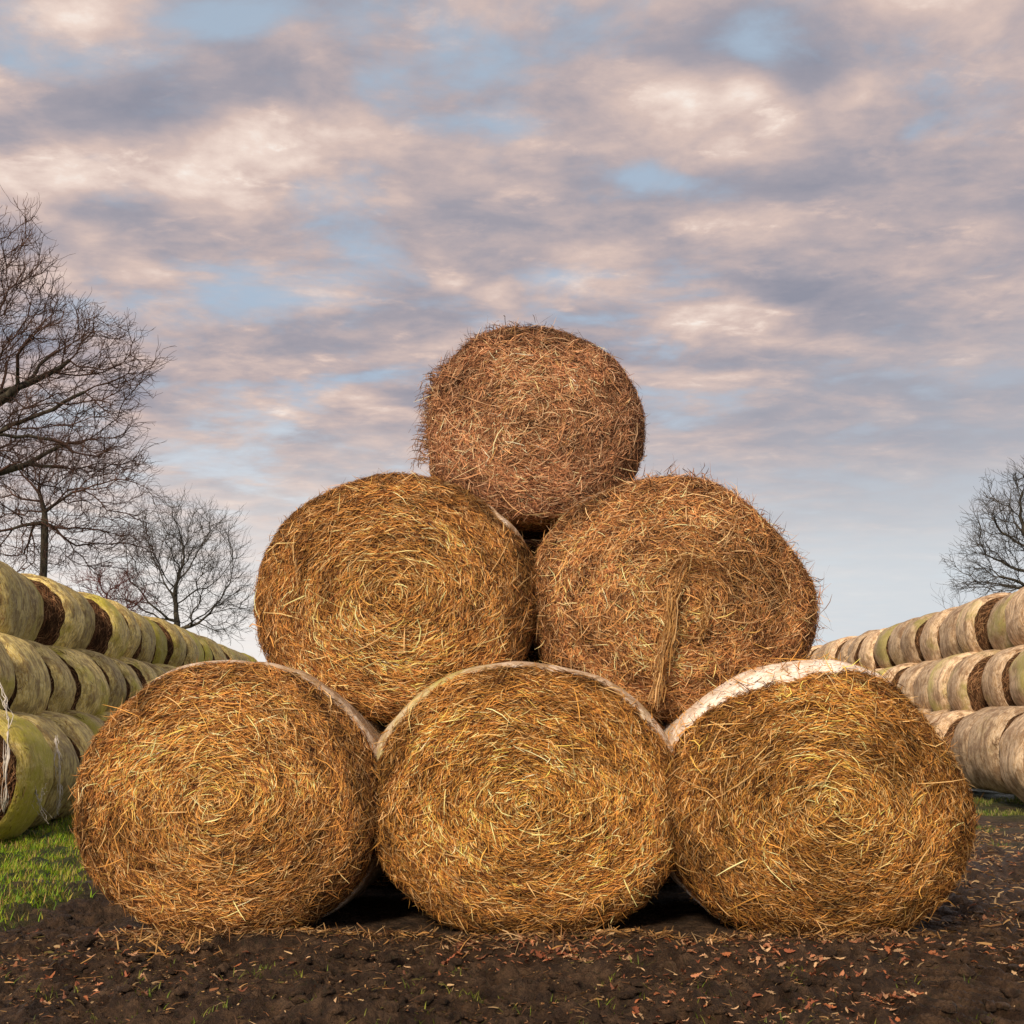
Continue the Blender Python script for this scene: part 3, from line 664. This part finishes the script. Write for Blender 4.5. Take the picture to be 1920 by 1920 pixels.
# scattered weeds in the mud
tx = rng.uniform(-2.6, 2.2, 95); ty = rng.uniform(3.9, 5.5, 95); XX = []; YY = []
for a_, c_ in zip(tx, ty):
    q = rng.randint(5, 26); XX += list(a_ + rng.normal(0, .035, q)); YY += list(c_ + rng.normal(0, .03, q))
XX = np.array(XX); YY = np.array(YY)
A3 = blades(XX, YY, rng.uniform(.015, .06, len(XX)), rng.uniform(.003, .006, len(XX)), rng, [(.14, .20, .02), (.25, .27, .04), (.10, .13, .02)], 1.1)
V, F, C = pack([A1, A2, A3]); tag(mesh('grass', V, F, M_grass, col=C), 'short bright green grass beside the left stack and in tufts over the mud', 'grass', kind='stuff')
# clods of mud
import bmesh
bmm = bmesh.new(); bmesh.ops.create_icosphere(bmm, subdivisions=2, radius=1); IV = np.array([v.co[:] for v in bmm.verts]); IF = np.array([[v.index for v in f.verts] for f in bmm.faces]); bmm.free()
n = 5200; X = rng.uniform(-3.0, 3.6, n); Y = 3.7 + 3.4 * rng.rand(n); k = (fbm(X * 1.7 + 9, Y * 2.2, 3) > -.02) & ~((Y > 5.75) & (np.abs(X) < 2.35)) & (grassmask(X, Y) < .3); X, Y = X[k], Y[k]; n = len(X)
sz = .006 + .032 * rng.rand(n) ** 3; V = IV[None] * sz[:, None, None] * rng.uniform(.6, 1.3, (n, 1, 3)) * np.array([1.15, 1.15, .7])
V = V * (1 + .75 * fbm(IV[None, :, 0] * 1.7 + rng.rand(n, 1) * 90, IV[None, :, 1] * 1.7 + IV[None, :, 2] * 1.9 + rng.rand(n, 1) * 90, 3)[..., None])
V = V + np.stack([X, Y, hz(X, Y) + sz * .15], -1)[:, None]
V = V.reshape(-1, 3); F = (IF[None] + (np.arange(n) * len(IV))[:, None, None]).reshape(-1, 3)
cl = mesh('mud_clods', V, F, g.data.materials[0], col=np.zeros((len(V), 3))); tag(cl, 'small crumbled clods of dark mud lying in front of the bales', 'mud clods', kind='stuff')
# fallen oak leaves
def leaves(X, Y, size, rng, cols):
    n = len(X); out = np.array([(0, -1), (.22, -.6), (.14, -.42), (.42, -.2), (.26, 0), (.5, .25), (.27, .42), (.3, .75), (0, 1), (-.3, .75), (-.27, .42), (-.5, .25), (-.26, 0), (-.42, -.2), (-.14, -.42), (-.22, -.6)])
    m_ = len(out); az = rng.uniform(0, 2 * np.pi, n); curl = rng.normal(.4, .5, n); tx = rng.normal(0, .22, n); ty_ = rng.normal(0, .22, n)
    ox = out[None, :, 0] * size[:, None] * rng.uniform(.7, 1.1, (n, 1)); oy = out[None, :, 1] * size[:, None]; oz = curl[:, None] * (ox ** 2 / size[:, None]) * 1.5 + rng.normal(.0, .35, (n, 1)) * oy ** 2 / size[:, None]
    ca, sa = np.cos(az)[:, None], np.sin(az)[:, None]; x = ox * ca - oy * sa; y = ox * sa + oy * ca; z = oz + tx[:, None] * x + ty_[:, None] * y
    zz = hz(X, Y); V = np.stack([X[:, None] + x, Y[:, None] + y, zz[:, None] + z - z.min(1, keepdims=True) * .6 + .003], -1)
    cen = V.mean(1, keepdims=True); cen[:, 0, 2] -= size * .06; V = np.concatenate([V, cen], 1).reshape(-1, 3)
    i = np.arange(m_)[None, :]; b0 = (np.arange(n) * (m_ + 1))[:, None]
    F = np.stack([b0 + i, b0 + (i + 1) % m_, b0 + m_ + 0 * i], -1).reshape(-1, 3)
    C = np.array(cols)[rng.randint(0, len(cols), n)] * rng.uniform(.55, 1.2, (n, 1)); return V, F, np.repeat(C, m_ + 1, 0)
LC = [(.42, .15, .06), (.50, .22, .11), (.30, .10, .05), (.55, .32, .18), (.22, .09, .05), (.60, .40, .22)]
X = []; Y = []
def sc_(n, x0, x1, y0, y1, dens=-1):
    a = rng.uniform(x0, x1, n); c = rng.uniform(y0, y1, n); k = fbm(a * 2.1 + 7, c * 2.1, 3) > dens; X.extend(a[k]); Y.extend(c[k])
sc_(220, -.35, .55, 5.55, 5.92); sc_(420, .55, 2.7, 5.5, 5.85); sc_(120, -2.5, 0, 5.2, 5.75)
sc_(950, .5, 2.6, 3.9, 5.5, .04); sc_(420, -2.4, 2.4, 3.8, 5.5, .12); sc_(560, 1.0, 2.4, 3.8, 4.5, -.05); sc_(160, -2.4, -1.6, 3.8, 4.4, 0)
sc_(900, 2.6, 6.5, 5.6, 12, .02); sc_(250, -2.7, -1.8, 5.0, 6.2, 0); sc_(90, 2.35, 2.75, 5.3, 5.6)
for (px_, py_, sx_, sy_, n_) in [(1680, 1890, .10, .06, 70), (1860, 1725, .16, .09, 90), (1500, 1830, .25, .10, 80), (1830, 1640, .25, .2, 60), (1240, 1900, .15, .06, 26), (110, 1900, .08, .04, 14), (1060, 1800, .15, .06, 24), (1700, 1800, .08, .1, 26)]:
    w_ = px2w(px_, py_, 1.0) - np.array((0, 0, H)); w_ = w_ * (H + .08) / -w_[2]
    X.extend(w_[0] + rng.normal(0, sx_, n_)); Y.extend(w_[1] + rng.normal(0, sy_, n_))
NCL = 390
X = np.array(X); Y = np.array(Y); k = (np.arange(len(X)) >= len(X) - NCL) | (np.abs(X - 1.78 - .36 * (Y - 4.4)) > .26) | (rng.rand(len(X)) < .3) | (Y > 5.4); X, Y = X[k], Y[k]
V, F, C = leaves(X, Y, rng.uniform(.012, .04, len(X)) * (.6 + .4 * rng.rand(len(X))), rng, LC); C = np.clip(C, 0, 1)
tag(mesh('fallen_leaves', V, F, M_leaf, col=C, smooth=False), 'rust coloured fallen leaves strewn over the mud before the bales', 'leaf litter', kind='stuff')
# chaff and straw bits on the mud
def litter(X, Y, L_, wd, rng, cols, tilt=.18):
    n = len(X); az = rng.uniform(0, 2 * np.pi, n); P_ = np.stack([X, Y, hz(X, Y) + rng.uniform(.003, .02, n)], -1)
    D = np.stack([np.cos(az), np.sin(az), rng.normal(0, tilt, n)], -1) * L_[:, None] / 2; B = np.stack([-np.sin(az), np.cos(az), rng.normal(0, .5, n)], -1) * wd[:, None] / 2
    m_ = P_ + np.array([0, 0, 1.]) * (L_ * rng.uniform(-.05, .12, n))[:, None]
    V = np.stack([P_ - D - B, P_ - D + B, m_ - B, m_ + B, P_ + D - B * .4, P_ + D + B * .4], 1).reshape(-1, 3); b0 = (np.arange(n) * 6)[:, None]
    F = np.stack([b0 + np.array([[0, 1, 3, 2]]), b0 + np.array([[2, 3, 5, 4]])], 1).reshape(-1, 4)
    C = np.array(cols)[rng.randint(0, len(cols), n)] * rng.uniform(.5, 1.15, (n, 1)); return V, F, np.repeat(C, 6, 0)
SCs = [(.45, .27, .11), (.30, .16, .07), (.55, .38, .20), (.20, .10, .05)]
n = 13000; X = rng.uniform(-2.9, 2.9, n); Y = 5.95 - 2.2 * rng.rand(n) ** 1.2; k = (fbm(X * 2.4, Y * 3, 3) > .0) | (rng.rand(n) < .25); X, Y = X[k], Y[k]; k = np.abs(X - 1.78 - .36 * (Y - 4.4)) > .28 * rng.rand(len(X)) ** .3; X, Y = X[k], Y[k]
L1 = litter(X, Y, .006 + .05 * rng.rand(len(X)) ** 2, rng.uniform(.002, .008, len(X)), rng, SCs + [(.10, .055, .03), (.14, .08, .04), (.24, .11, .05), (.12, .10, .03)])
n = 1600; X = rng.uniform(-2.15, 2.25, n); Y = 5.95 - np.abs(rng.normal(0, .10, n)) + .12 * fbm(X * 3, X * 0, 3); L2 = litter(X, Y, rng.uniform(.03, .13, n), rng.uniform(.003, .007, n), rng, SCs + [(.5, .27, .09), (.12, .06, .03)], .35)
n = 220; X = rng.normal(-1.72, .14, n); Y = 5.78 + rng.normal(0, .13, n); L3 = litter(X, Y, rng.uniform(.05, .2, n), rng.uniform(.004, .008, n), rng, [(.5, .27, .09), (.35, .17, .06), (.6, .38, .15)], .5)
n = 9000; X = rng.uniform(2.3, 6.5, n); Y = rng.uniform(5.5, 12, n); L4 = litter(X, Y, rng.uniform(.02, .10, n), rng.uniform(.005, .012, n), rng, SCs)
V, F, C = pack([L1, L2, L3, L4]); tag(mesh('straw_litter', V, F, M_straw, col=C), 'loose straw and chaff scattered on the mud along the foot of the bales', 'straw litter', kind='stuff')
